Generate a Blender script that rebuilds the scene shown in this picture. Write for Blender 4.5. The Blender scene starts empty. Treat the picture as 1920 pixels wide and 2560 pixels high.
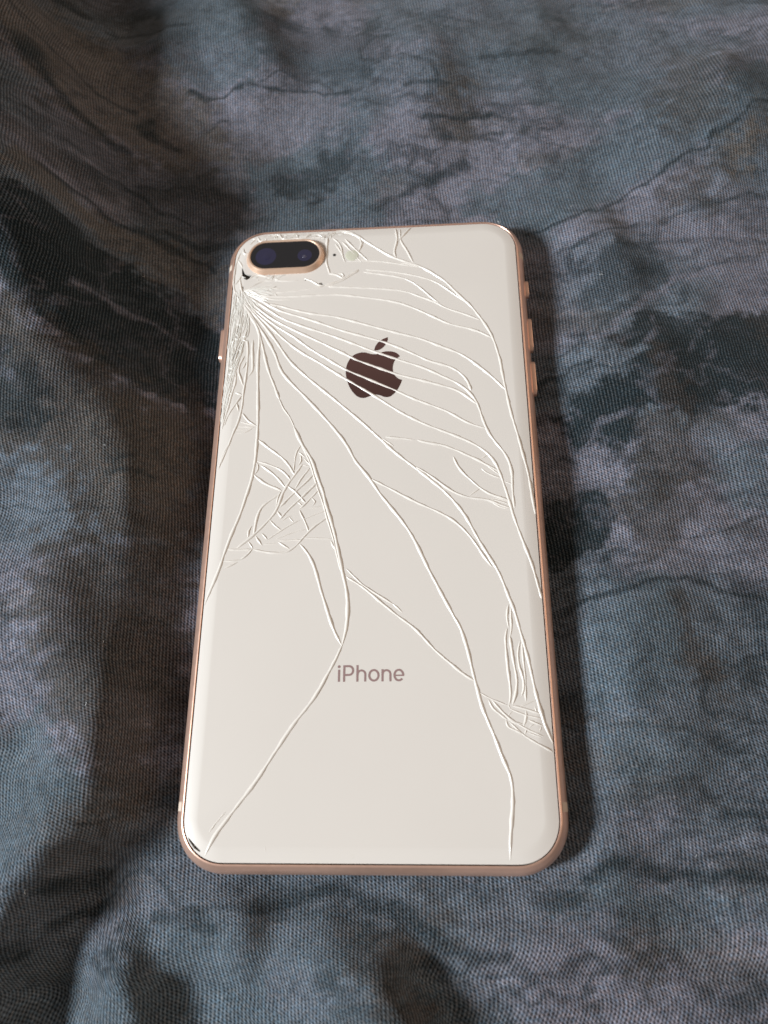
import bpy, bmesh, math, random
import numpy as np
from mathutils import Matrix, Vector
from mathutils.geometry import delaunay_2d_cdt

# ------------------------------------------------------------------ camera, light, exposure
MM = 0.001
scene = bpy.context.scene
col = scene.collection
cam_d = bpy.data.cameras.new('camera')
cam = bpy.data.objects.new('camera', cam_d); col.objects.link(cam)
cam_d.sensor_fit = 'VERTICAL'; cam_d.sensor_height = 36.0; cam_d.lens = 26.79
cam_d.clip_start = 0.005; cam_d.clip_end = 50
R_ = Matrix(((0.997603, 0.023681, 0.065015), (0.002059, 0.929038, -0.369979), (-0.069162, 0.369226, 0.926763)))
cam.matrix_world = Matrix.Translation((0.014119, -0.068351, 0.16711)) @ R_.to_4x4()
cam_d.dof.use_dof = True; cam_d.dof.focus_distance = 0.172; cam_d.dof.aperture_fstop = 16
scene.camera = cam

world = bpy.data.worlds.new('World'); scene.world = world; world.use_nodes = True
bg = world.node_tree.nodes['Background']
bg.inputs['Color'].default_value = (1.0, 0.89, 0.78, 1)
# the room: unseen walls made lighter than the ceiling so the emblem mirrors a gradient
wn = world.node_tree.nodes; wl = world.node_tree.links
wtc = wn.new('ShaderNodeTexCoord'); wsp = wn.new('ShaderNodeSeparateXYZ'); wmr = wn.new('ShaderNodeMapRange')
wmr.interpolation_type = 'SMOOTHSTEP'
wmr.inputs['From Min'].default_value = .805; wmr.inputs['From Max'].default_value = .875
wmr.inputs['To Min'].default_value = .215; wmr.inputs['To Max'].default_value = .115
wl.new(wtc.outputs['Generated'], wsp.inputs[0]); wl.new(wsp.outputs['Z'], wmr.inputs['Value']); wl.new(wmr.outputs['Result'], bg.inputs['Strength'])

# the window: a small cool source low on the left, behind the viewer's shoulder
LD = Vector((-0.87, -0.27, 0.62)).normalized()
win_d = bpy.data.lights.new('window_light', 'AREA'); win_d.shape = 'RECTANGLE'
win_d.size = 0.20; win_d.size_y = 0.26; win_d.energy = 33.5; win_d.color = (0.90, 0.965, 1.0)
win = bpy.data.objects.new('window_light', win_d); col.objects.link(win)
win.location = LD * 1.5
win.rotation_euler = LD.to_track_quat('Z', 'Y').to_euler()

# warm light thrown back by the room on the right
rm_d = bpy.data.lights.new('room_bounce', 'AREA'); rm_d.shape = 'RECTANGLE'; rm_d.size = 1.2; rm_d.size_y = .8
rm_d.energy = 3.6; rm_d.color = (1.0, .74, .52)
rm = bpy.data.objects.new('room_bounce', rm_d); col.objects.link(rm)
RD = Vector((.85, .25, .42)).normalized(); rm.location = RD*1.3; rm.rotation_euler = RD.to_track_quat('Z', 'Y').to_euler()

scene.view_settings.view_transform = 'Standard'; scene.view_settings.look = 'None'
scene.view_settings.exposure = 0.0; scene.view_settings.gamma = 1.0
scene.view_settings.use_curve_mapping = False
scene.render.engine = 'CYCLES'

# ------------------------------------------------------------------ measured data, millimetres on the phone back or the cloth
CRACKS = [
(0.42, [(-32.29,58.72),(-29.87,56.71),(-24.53,55.89),(-17.74,55.84),(-13.71,55.91),(-9.51,55.82),(-5.32,55.19),(3.68,53.35),(8.48,51.66),(12.54,49.41),(16.22,47.2),(19.2,45.44),(25.47,43.35),(29.33,40.99)]),
(0.3, [(-25.35,57.14),(-20.83,57.45),(-16.32,57.98),(-12.83,58.77)]),
(0.34, [(-11.69,58.43),(-2.23,57.55),(3.68,56.82),(8.52,55.82),(12.61,53.73),(15.66,52.33),(18.32,50.27),(21.99,48.74),(26.6,46.41)]),
(0.3, [(-12.74,58.53),(-8.22,60.08),(-3.7,63.19)]),
(0.3, [(-1.94,63.27),(2.28,62.73),(7.17,61.74),(12.72,60.03),(16.48,58.13),(20.16,54.8),(24.11,51.29)]),
(0.34, [(-2.64,62.57),(2.98,61.41),(7.86,60.08),(10.61,58.23),(13.66,55.13),(15.66,52.54),(16.84,51.82)]),
(0.5, [(-8.59,76.4),(-5.31,75.3),(-2.77,73.13),(0.12,70.73),(4.74,67.16),(9.3,64.94),(12.08,63.62),(14.15,62.3),(16.53,60.25),(18.22,58.89),(20.53,55.82),(22.49,53.23),(24.28,51.28),(26.33,47.92),(28.18,44.62),(29.66,40.98),(30.47,37.42),(31.26,33.92),(31.19,33.09),(32.01,26.01),(32.84,19.9),(33.89,14.88),(34.86,9.23),(35.83,4.08),(36.36,-1.95),(36.95,-7.4),(37.35,-12.43)]),
(0.26, [(-6.94,66.28),(-1.26,66.09),(3.68,65.38),(8.59,64.11),(12.08,63.49)]),
(0.5, [(-26.91,53.61),(-24.38,53.24),(-20.81,51.81),(-15.53,50.22),(-9.32,48.95),(-1.29,46.11),(4.89,43.88),(12.07,41.42),(16.66,39.1),(20.16,37.48),(22.92,35.7),(25.96,32.9),(29.27,29.51),(32.01,26.01)]),
(0.5, [(-32.95,57.23),(-29.54,55.39),(-27.16,53.62),(-23.53,51.35),(-19.98,50.0),(-14.95,47.99),(-9.23,45.4),(-7.48,44.67),(1.28,41.48),(5.6,39.59),(9.87,37.31),(14.09,34.84),(18.28,33.43),(21.02,31.67),(22.69,29.58),(23.49,27.74),(23.77,26.25)]),
(0.5, [(-33.18,56.94),(-30.77,55.0),(-26.55,51.8),(-23.42,49.28),(-17.35,46.36),(-11.14,43.76),(-5.01,40.91),(0.58,38.13),(7.01,35.35),(12.64,33.05),(17.14,30.41),(20.23,28.67),(22.91,26.36),(24.86,23.51),(25.74,20.16),(26.9,15.88),(28.42,12.8),(30.29,10.31),(31.47,7.87),(32.14,5.28),(32.14,2.39),(31.99,-0.11),(32.21,-4.35)]),
(0.5, [(-33.41,56.65),(-31.49,54.43),(-27.49,50.66),(-23.84,47.83),(-18.51,44.68),(-11.04,40.33),(-5.42,36.99),(-5.14,36.49),(1.32,33.52),(5.93,31.48),(11.88,29.61),(17.07,27.79),(20.5,26.46),(22.85,24.58),(24.99,22.53)]),
(0.46, [(-33.37,56.04),(-31.96,53.86),(-28.47,50.41),(-24.79,47.0),(-19.68,43.29),(-15.62,39.69),(-10.92,36.39),(-6.51,33.23),(-2.2,31.0),(2.4,28.58),(5.91,26.83),(10.07,24.47),(15.21,22.11),(18.59,20.42),(21.91,17.98),(24.9,16.53),(26.9,15.96)]),
(0.5, [(-33.6,55.75),(-32.17,53.27),(-28.93,49.84),(-25.75,46.46),(-22.09,42.54),(-18.02,38.94),(-13.3,35.66),(-6.1,30.34),(0.31,25.84),(4.16,22.91),(8.29,20.01),(13.39,17.12),(18.42,14.84),(22.07,13.01),(24.68,11.42),(26.93,9.49),(28.47,7.22),(29.46,4.27),(30.14,1.73),(30.93,-1.5),(31.48,-4.26),(32.13,-7.28),(33.26,-11.16),(34.37,-14.98),(35.26,-17.86),(35.84,-20.99),(36.74,-25.18)]),
(0.55, [(-33.54,54.84),(-31.31,51.73),(-28.32,48.05),(-24.55,42.65),(-21.87,38.27),(-20.12,35.74),(-16.85,32.28),(-12.65,28.3),(-7.82,23.83),(-7.36,23.34),(-3.1,19.25),(1.76,14.26),(5.5,10.36),(9.84,6.51),(12.8,3.85),(13.4,3.34),(16.75,0.12),(19.75,-3.65),(21.6,-6.72),(23.38,-10.64),(24.9,-13.61),(26.66,-16.83),(28.14,-19.71),(29.28,-23.39),(30.41,-26.72),(30.9,-28.45),(31.92,-33.31),(32.92,-37.88),(33.75,-43.26),(34.25,-46.53),(34.82,-48.68),(35.13,-50.64),(35.87,-52.75),(36.62,-54.49),(37.36,-56.39)]),
(0.6, [(-33.77,54.55),(-32.04,51.47),(-30.11,48.72),(-27.06,43.63),(-24.31,38.37),(-22.94,34.19),(-20.61,30.79),(-16.6,26.3),(-12.42,21.36),(-8.8,16.8),(-5.72,12.36),(-3.97,8.6),(-0.54,4.06),(2.16,-0.36),(5.32,-4.5),(8.67,-9.41),(10.57,-13.3),(12.43,-17.69),(14.52,-22.0),(16.57,-26.22),(18.33,-29.81),(18.98,-30.42),(20.16,-34.5),(20.89,-37.74),(21.65,-41.86),(22.36,-44.81),(22.97,-47.71),(24.1,-50.75),(25.39,-53.92),(26.46,-57.38),(27.92,-60.72),(28.27,-63.72),(28.08,-66.92),(27.55,-70.54),(27.14,-74.11),(26.95,-77.26)]),
(0.42, [(-0.16,3.74),(4.18,1.25),(9.88,-2.16),(14.1,-4.27),(17.7,-6.33),(20.41,-8.79),(22.52,-11.51),(24.06,-14.18),(25.57,-16.81),(26.47,-17.97)]),
(0.42, [(10.28,6.45),(12.85,4.78),(15.67,2.33),(18.46,0.07),(20.41,-0.91),(22.64,-1.74),(26.56,-2.06),(29.0,-3.59),(31.33,-4.32)]),
(0.25, [(26.56,-2.06),(28.78,-2.51),(31.11,-3.4)]),
(0.2, [(27.42,-1.77),(29.36,-2.13),(31.01,-2.73)]),
(0.2, [(27.09,-2.62),(28.71,-3.88),(31.18,-4.61)]),
(0.36, [(3.16,14.47),(6.56,14.03),(10.08,13.42)]),
(0.46, [(10.67,13.4),(13.0,12.66),(16.49,11.9),(19.65,10.49),(22.2,9.12),(24.46,7.93),(26.69,6.42),(29.31,4.83)]),
(0.4, [(18.96,8.9),(19.54,7.12),(20.9,4.86),(22.82,2.75),(24.72,0.83),(26.36,-0.45),(28.56,-1.44),(31.03,-2.42)]),
(0.25, [(24.71,0.68),(22.24,-1.11)]),
(0.25, [(26.95,8.97),(25.04,8.07)]),
(0.25, [(25.22,5.68),(26.86,4.21),(29.64,3.03)]),
(0.22, [(26.13,6.76),(27.77,5.28),(29.4,3.82)]),
(0.2, [(30.31,2.23),(32.37,1.39)]),
(0.3, [(2.27,14.17),(5.07,12.11)]),
(0.55, [(-33.5,54.23),(-31.81,51.76),(-30.38,49.02),(-29.17,45.75),(-28.04,42.31),(-27.06,38.29),(-25.82,33.76),(-24.13,29.57),(-22.73,25.73)]),
(0.22, [(-22.73,25.73),(-21.39,22.74),(-19.87,20.58),(-18.57,17.66)]),
(0.7, [(-18.7,17.92),(-16.76,13.48),(-15.28,10.9),(-14.08,9.35),(-13.04,5.84),(-12.04,3.11),(-10.83,0.17),(-10.72,-1.46),(-9.44,-5.23),(-8.43,-8.68),(-7.66,-11.84),(-6.89,-15.43),(-6.13,-18.96),(-5.63,-20.88),(-5.0,-24.07),(-4.87,-28.05),(-5.13,-31.4),(-6.01,-34.96)]),
(0.3, [(-16.72,12.96),(-15.15,9.99),(-13.81,6.29),(-12.46,1.62),(-10.92,-2.46),(-9.87,-6.45),(-8.62,-10.13),(-7.84,-13.51),(-6.47,-18.72)]),
(0.6, [(-33.73,53.95),(-32.0,50.88),(-30.07,48.13),(-28.9,45.45),(-28.57,42.83),(-28.67,38.64),(-28.48,33.87),(-27.94,26.19),(-27.48,18.23),(-27.48,14.61),(-27.45,10.53),(-27.63,8.02),(-28.15,3.82),(-29.15,-0.21),(-30.25,-4.71),(-31.79,-9.11),(-33.06,-13.69),(-34.09,-17.95),(-35.37,-21.66),(-36.26,-24.12),(-36.66,-25.41)]),
(0.6, [(-16.06,-11.76),(-13.94,-14.22),(-12.38,-17.53),(-11.09,-21.95),(-9.54,-26.56),(-8.03,-31.08),(-6.01,-34.91)]),
(0.62, [(-6.01,-34.91),(-7.04,-37.39),(-8.59,-40.33),(-10.62,-44.27),(-12.9,-47.63),(-15.43,-50.69),(-17.4,-53.72),(-20.06,-57.9),(-22.67,-62.05),(-25.76,-66.12),(-28.09,-69.19),(-30.17,-71.99),(-32.0,-75.66)]),
(0.18, [(-28.46,-67.78),(-30.11,-69.66),(-31.48,-71.53)]),
(0.16, [(-20.13,-74.01),(-20.02,-75.03)]),
(0.16, [(-3.12,-75.29),(-2.98,-75.96)]),
(0.42, [(-5.37,-19.72),(-2.38,-21.52),(0.44,-23.88),(1.45,-24.86),(4.17,-27.13),(6.85,-29.37),(9.51,-31.29),(13.75,-36.12),(17.18,-39.09),(18.27,-40.15),(19.9,-41.47),(21.81,-42.51)]),
(0.3, [(-5.41,-17.81),(-3.82,-19.46),(-1.82,-21.53),(-1.31,-21.86),(1.44,-23.74),(4.98,-26.04)]),
(0.5, [(4.84,-25.89),(5.79,-26.74),(6.86,-27.86)]),
(0.5, [(-27.15,14.78),(-24.44,12.41),(-21.66,10.2),(-19.62,8.03),(-18.06,5.38)]),
(0.35, [(-27.02,9.04),(-24.43,8.17),(-21.47,6.78),(-19.72,5.17),(-18.95,4.11)]),
(0.5, [(-26.11,7.96),(-23.85,6.33),(-21.83,4.45),(-20.04,2.09)]),
(0.5, [(-27.77,5.79),(-25.61,3.79),(-23.14,2.43),(-21.44,1.74),(-20.71,1.21)]),
(0.5, [(-16.26,7.92),(-18.05,5.12),(-19.82,2.34),(-20.87,-0.18),(-21.64,-3.43),(-23.81,-6.35),(-25.99,-8.76),(-27.74,-10.42),(-30.37,-12.54)]),
(0.5, [(-21.37,0.34),(-23.19,-0.87),(-25.21,-2.58),(-26.03,-4.56),(-26.37,-6.54),(-26.64,-9.48)]),
(0.4, [(-27.26,-7.26),(-27.87,-8.47),(-27.89,-9.93)]),
(0.4, [(-14.55,6.83),(-16.35,4.29),(-17.66,1.77)]),
(0.4, [(-13.54,5.24),(-15.58,2.99),(-18.3,0.26),(-20.97,-2.69)]),
(0.4, [(-12.63,3.16),(-16.14,-0.56),(-18.61,-3.01),(-20.81,-5.69)]),
(0.35, [(-12.22,1.36),(-15.59,-2.58),(-16.49,-3.31)]),
(0.35, [(-10.12,-5.7),(-13.06,-7.84),(-15.27,-10.22),(-16.58,-11.88),(-18.56,-13.52),(-21.99,-13.8),(-26.65,-12.86)]),
(0.3, [(-26.65,-12.86),(-29.42,-12.92),(-32.56,-12.74)]),
(0.4, [(-19.59,2.59),(-17.62,1.0),(-16.13,-0.81),(-15.15,-1.84)]),
(0.4, [(-21.62,-3.68),(-20.36,-5.45)]),
(0.4, [(-23.14,-5.88),(-21.88,-7.38),(-20.44,-8.4)]),
(0.4, [(-26.16,-9.73),(-25.38,-10.96),(-24.63,-11.95)]),
(0.4, [(-24.81,-9.03),(-23.56,-10.52)]),
(0.4, [(-27.82,-10.91),(-26.66,-12.62)]),
(0.3, [(-17.04,-1.54),(-15.82,-2.58)]),
(0.4, [(-13.79,-0.62),(-12.93,-1.65),(-13.48,-2.64)]),
(0.4, [(-16.48,-3.56),(-15.96,-4.82),(-15.21,-6.07),(-14.17,-8.79)]),
(0.25, [(-15.26,-10.34),(-11.81,-10.54),(-8.71,-10.73)]),
(0.5, [(-9.04,-11.21),(-7.96,-13.27)]),
(0.3, [(-20.98,-11.18),(-18.36,-12.92)]),
(0.25, [(-20.99,-10.94),(-18.46,-10.88),(-15.47,-10.82)]),
(0.22, [(-24.41,-11.71),(-21.19,-11.54)]),
(0.35, [(-26.66,-12.62),(-27.93,-14.27),(-29.25,-15.2)]),
(0.28, [(-29.25,-15.25),(-31.07,-15.52),(-33.26,-15.48)]),
(0.25, [(-33.0,-17.26),(-31.0,-16.35),(-29.9,-15.78)]),
(0.25, [(-16.72,12.96),(-17.84,11.13),(-18.17,7.72),(-18.32,5.9)]),
(0.25, [(-17.12,11.11),(-16.42,8.72),(-17.21,7.69)]),
(0.3, [(-16.25,7.72),(-14.45,7.35)]),
(0.3, [(-17.36,11.12),(-15.62,9.74)]),
(0.3, [(-15.97,9.49),(-14.34,7.6)]),
(0.2, [(-23.55,-10.76),(-19.98,-8.17),(-16.37,-6.04)]),
(0.18, [(-21.71,-10.56),(-18.08,-9.19),(-14.66,-8.29)]),
(0.2, [(-14.39,-3.36),(-11.15,-2.7)]),
(0.2, [(-16.36,-6.29),(-13.62,-5.12),(-10.18,-3.72)]),
(0.3, [(-18.74,-5.24),(-17.75,-6.5)]),
(0.3, [(-20.32,-6.19),(-19.2,-5.23),(-18.28,-5.01)]),
(0.3, [(-27.12,8.78),(-26.54,7.19),(-27.4,5.65)]),
(0.25, [(-20.94,1.22),(-21.58,-0.16),(-21.88,-3.17)]),
(0.5, [(-30.3,42.99),(-30.25,40.41),(-29.82,33.92),(-30.8,32.3)]),
(0.45, [(-31.78,43.06),(-31.34,40.18),(-31.29,35.94),(-31.36,31.78),(-31.7,27.96),(-31.66,24.19),(-31.99,22.07),(-32.29,19.71),(-33.47,16.61),(-34.16,13.54),(-35.13,11.02),(-36.06,8.28)]),
(0.45, [(-34.2,34.11),(-33.85,31.05),(-34.54,27.53),(-35.21,23.79),(-36.08,19.84),(-36.35,18.02)]),
(0.35, [(-33.47,34.08),(-32.41,31.27),(-31.81,29.6)]),
(0.35, [(-33.73,27.9),(-31.87,27.1)]),
(0.35, [(-31.51,22.05),(-29.94,19.89),(-27.84,18.45)]),
(0.2, [(-31.81,19.69),(-29.89,19.1),(-28.2,18.52)]),
(0.2, [(-32.42,18.4),(-30.3,18.33),(-28.42,18.26)]),
(0.18, [(-32.83,17.5),(-30.26,17.67),(-28.41,18.18)]),
(0.18, [(-32.52,16.58),(-30.43,16.77),(-28.85,17.76)]),
(0.35, [(-33.16,25.05),(-32.5,22.62)]),
(0.3, [(-32.1,26.89),(-33.16,25.05),(-35.04,21.65),(-35.78,19.04)]),
(0.4, [(-34.18,13.8),(-35.57,10.79),(-36.23,7.53)]),
(0.35, [(-32.18,38.23),(-33.39,34.63),(-32.41,31.27)]),
(0.35, [(-31.57,36.51),(-32.41,34.59)]),
(0.3, [(-35.01,33.58),(-35.44,29.74),(-36.53,25.44)]),
(0.3, [(-35.94,33.07),(-36.32,28.69),(-36.77,25.45)]),
(0.25, [(-36.36,23.29),(-36.65,19.6)]),
(0.55, [(-12.3,74.56),(-12.42,70.09),(-12.36,66.3),(-11.39,62.67)]),
(0.4, [(-12.3,74.56),(-10.03,76.69),(-7.18,76.51),(-4.05,74.39),(-3.24,71.78),(-3.72,69.59)]),
(0.3, [(-10.99,74.16),(-8.88,71.79),(-8.01,67.31)]),
(0.4, [(-7.63,73.64),(-5.53,70.96),(-1.65,66.33)]),
(0.28, [(-8.38,72.72),(-6.02,69.72),(-3.16,65.79)]),
(0.28, [(-10.17,72.18),(-8.56,69.23),(-7.47,66.03)]),
(0.3, [(-26.08,61.15),(-23.01,60.8),(-19.72,60.81)]),
(0.35, [(-17.97,61.33),(-15.65,60.23),(-14.09,58.93),(-12.58,58.85)]),
(0.3, [(-12.58,58.85),(-7.86,60.79),(-3.89,63.41)]),
(0.35, [(-11.69,62.54),(-9.66,62.12),(-7.86,60.79)]),
(0.3, [(-9.16,62.4),(-7.65,62.32),(-7.86,60.79)]),
(0.35, [(-32.52,62.11),(-30.8,63.26),(-26.9,62.06)]),
(0.35, [(-32.32,59.18),(-29.13,61.01),(-26.08,61.09)]),
(0.3, [(-32.8,58.74),(-30.44,57.65),(-25.35,57.2)]),
(0.4, [(-25.39,76.8),(-24.49,74.63),(-22.92,74.38)]),
(0.5, [(-31.38,76.17),(-30.48,74.34),(-29.66,73.8)]),
(0.4, [(-33.28,73.21),(-31.34,75.62)]),
(0.4, [(-34.77,72.17),(-34.57,70.08),(-33.21,70.32)]),
(0.45, [(-36.36,68.91),(-35.05,66.93),(-34.57,65.65)]),
(0.3, [(-22.92,74.38),(-21.12,74.76),(-18.49,74.12),(-15.92,74.71),(-12.54,74.09)]),
(0.3, [(-18.49,74.12),(-17.52,75.84),(-16.24,76.25)]),
(0.3, [(-15.45,76.04),(-13.6,74.79)]),
(0.4, [(-35.58,70.77),(-36.52,67.65),(-36.75,64.52),(-36.68,60.17),(-35.75,57.37)]),
(0.35, [(-36.68,60.17),(-35.09,62.25),(-34.54,63.46)]),
(0.35, [(-35.09,62.25),(-34.48,59.14),(-33.65,56.35)]),
(0.3, [(-28.14,57.28),(-26.96,58.75),(-24.4,58.31)]),
(0.3, [(-25.6,57.15),(-24.78,55.9)]),
(0.3, [(-28.82,56.11),(-25.23,55.02),(-21.21,54.97)]),
(0.3, [(-25.35,52.63),(-24.39,53.33)]),
(0.3, [(-25.16,44.84),(-23.53,44.33)]),
(0.3, [(-27.47,46.25),(-25.88,44.44)]),
(0.4, [(5.76,76.81),(6.17,72.38),(5.45,68.87),(5.87,66.57)]),
(0.45, [(6.98,76.46),(7.13,72.32),(8.63,69.13),(10.42,64.75)]),
(0.4, [(9.85,76.74),(7.96,74.06),(6.17,71.84)]),
(0.25, [(7.19,64.84),(9.47,64.5),(12.25,63.48)]),
(0.3, [(-2.77,73.13),(-3.44,70.27),(-4.14,68.98)]),
(0.2, [(-5.53,66.86),(-2.33,66.59)]),
(0.25, [(22.55,-44.81),(24.69,-46.1),(26.49,-46.83),(28.27,-47.57)]),
(0.4, [(24.32,-46.18),(25.14,-48.08),(26.72,-49.34),(27.93,-50.33)]),
(0.3, [(25.04,-46.46),(27.79,-49.53),(29.18,-50.6),(31.61,-52.11),(34.91,-53.61)]),
(0.3, [(28.42,-48.1),(31.43,-49.37),(34.72,-50.14)]),
(0.3, [(29.0,-47.57),(30.8,-47.94),(34.69,-49.22)]),
(0.28, [(27.94,-50.15),(29.52,-50.96),(31.13,-51.23)]),
(0.4, [(27.75,-50.33),(27.67,-51.65),(29.43,-52.36),(31.0,-53.16)]),
(0.3, [(28.28,-50.6),(29.64,-52.01),(31.16,-53.42),(33.74,-55.0),(36.55,-56.52)]),
(0.28, [(29.03,-48.65),(28.0,-49.71)]),
(0.45, [(31.85,-48.49),(31.73,-50.26),(31.1,-51.67)]),
(0.28, [(33.3,-50.98),(32.15,-52.03)]),
(0.28, [(34.69,-51.69),(34.21,-52.83)]),
(0.28, [(32.09,-50.35),(33.48,-50.98),(34.97,-51.55)]),
(0.28, [(31.69,-52.29),(31.27,-53.16)]),
(0.3, [(28.19,-47.39),(28.78,-48.2)]),
(0.28, [(30.44,-47.85),(32.11,-47.23),(33.89,-46.49)]),
(0.4, [(33.62,-47.78),(33.98,-49.12)]),
(0.25, [(31.74,-52.81),(34.71,-53.87)]),
(0.42, [(29.52,-26.56),(29.06,-29.01),(29.3,-31.45)]),
(0.3, [(30.12,-27.06),(29.89,-29.41),(29.96,-31.36),(29.45,-33.66)]),
(0.42, [(29.04,-31.64),(28.53,-33.27),(28.6,-38.58),(28.89,-43.22),(28.93,-45.59),(28.45,-47.57)]),
(0.42, [(29.47,-33.28),(29.9,-38.59),(30.38,-42.31),(30.03,-45.05),(29.19,-47.39)]),
(0.38, [(31.57,-34.27),(30.91,-36.73),(31.04,-39.73),(31.71,-42.32),(31.67,-44.34),(31.02,-45.78)]),
(0.3, [(31.94,-34.46),(31.91,-37.68),(32.11,-42.33),(31.88,-46.69)]),
]
CHIPS = [
[(-34.8,65.98),(-33.98,63.99),(-32.86,63.37),(-31.62,63.15),(-32.28,62.28),(-33.26,61.66),(-34.01,62.19),(-34.62,63.47)],
[(-14.36,59.46),(-13.37,59.86),(-12.83,58.77),(-13.7,58.51)],
[(-34.78,59.77),(-33.88,59.57),(-33.94,58.65),(-34.63,58.69)],
[(-35.76,-72.36),(-35.2,-72.82),(-34.02,-73.96),(-32.96,-74.87),(-33.12,-75.12),(-34.41,-74.37),(-35.49,-73.05)],
]
EMBLEM_LEAF = [(3.74,42.27),(2.44,41.69),(1.36,40.8),(0.72,39.81),(0.36,38.6),(1.16,38.49),(2.3,39.07),(3.3,40.29),(3.7,41.37)]
EMBLEM_BODY = [(0.77,37.37),(-0.49,37.55),(-1.93,38.03),(-3.37,37.97),(-4.97,37.12),(-6.19,35.08),(-6.57,32.61),(-6.08,29.73),(-4.98,27.25),(-3.54,25.59),(-2.13,25.14),(-0.91,25.49),(0.31,26.0),(1.71,25.79),(2.94,25.26),(4.23,25.29),(5.63,26.52),(6.62,28.21),(7.22,29.8),(6.27,30.25),(5.4,31.3),(4.98,32.75),(5.05,34.19),(5.59,35.62),(6.73,36.61),(5.95,37.48),(4.7,38.03),(3.09,38.11),(1.84,37.74)]
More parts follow.
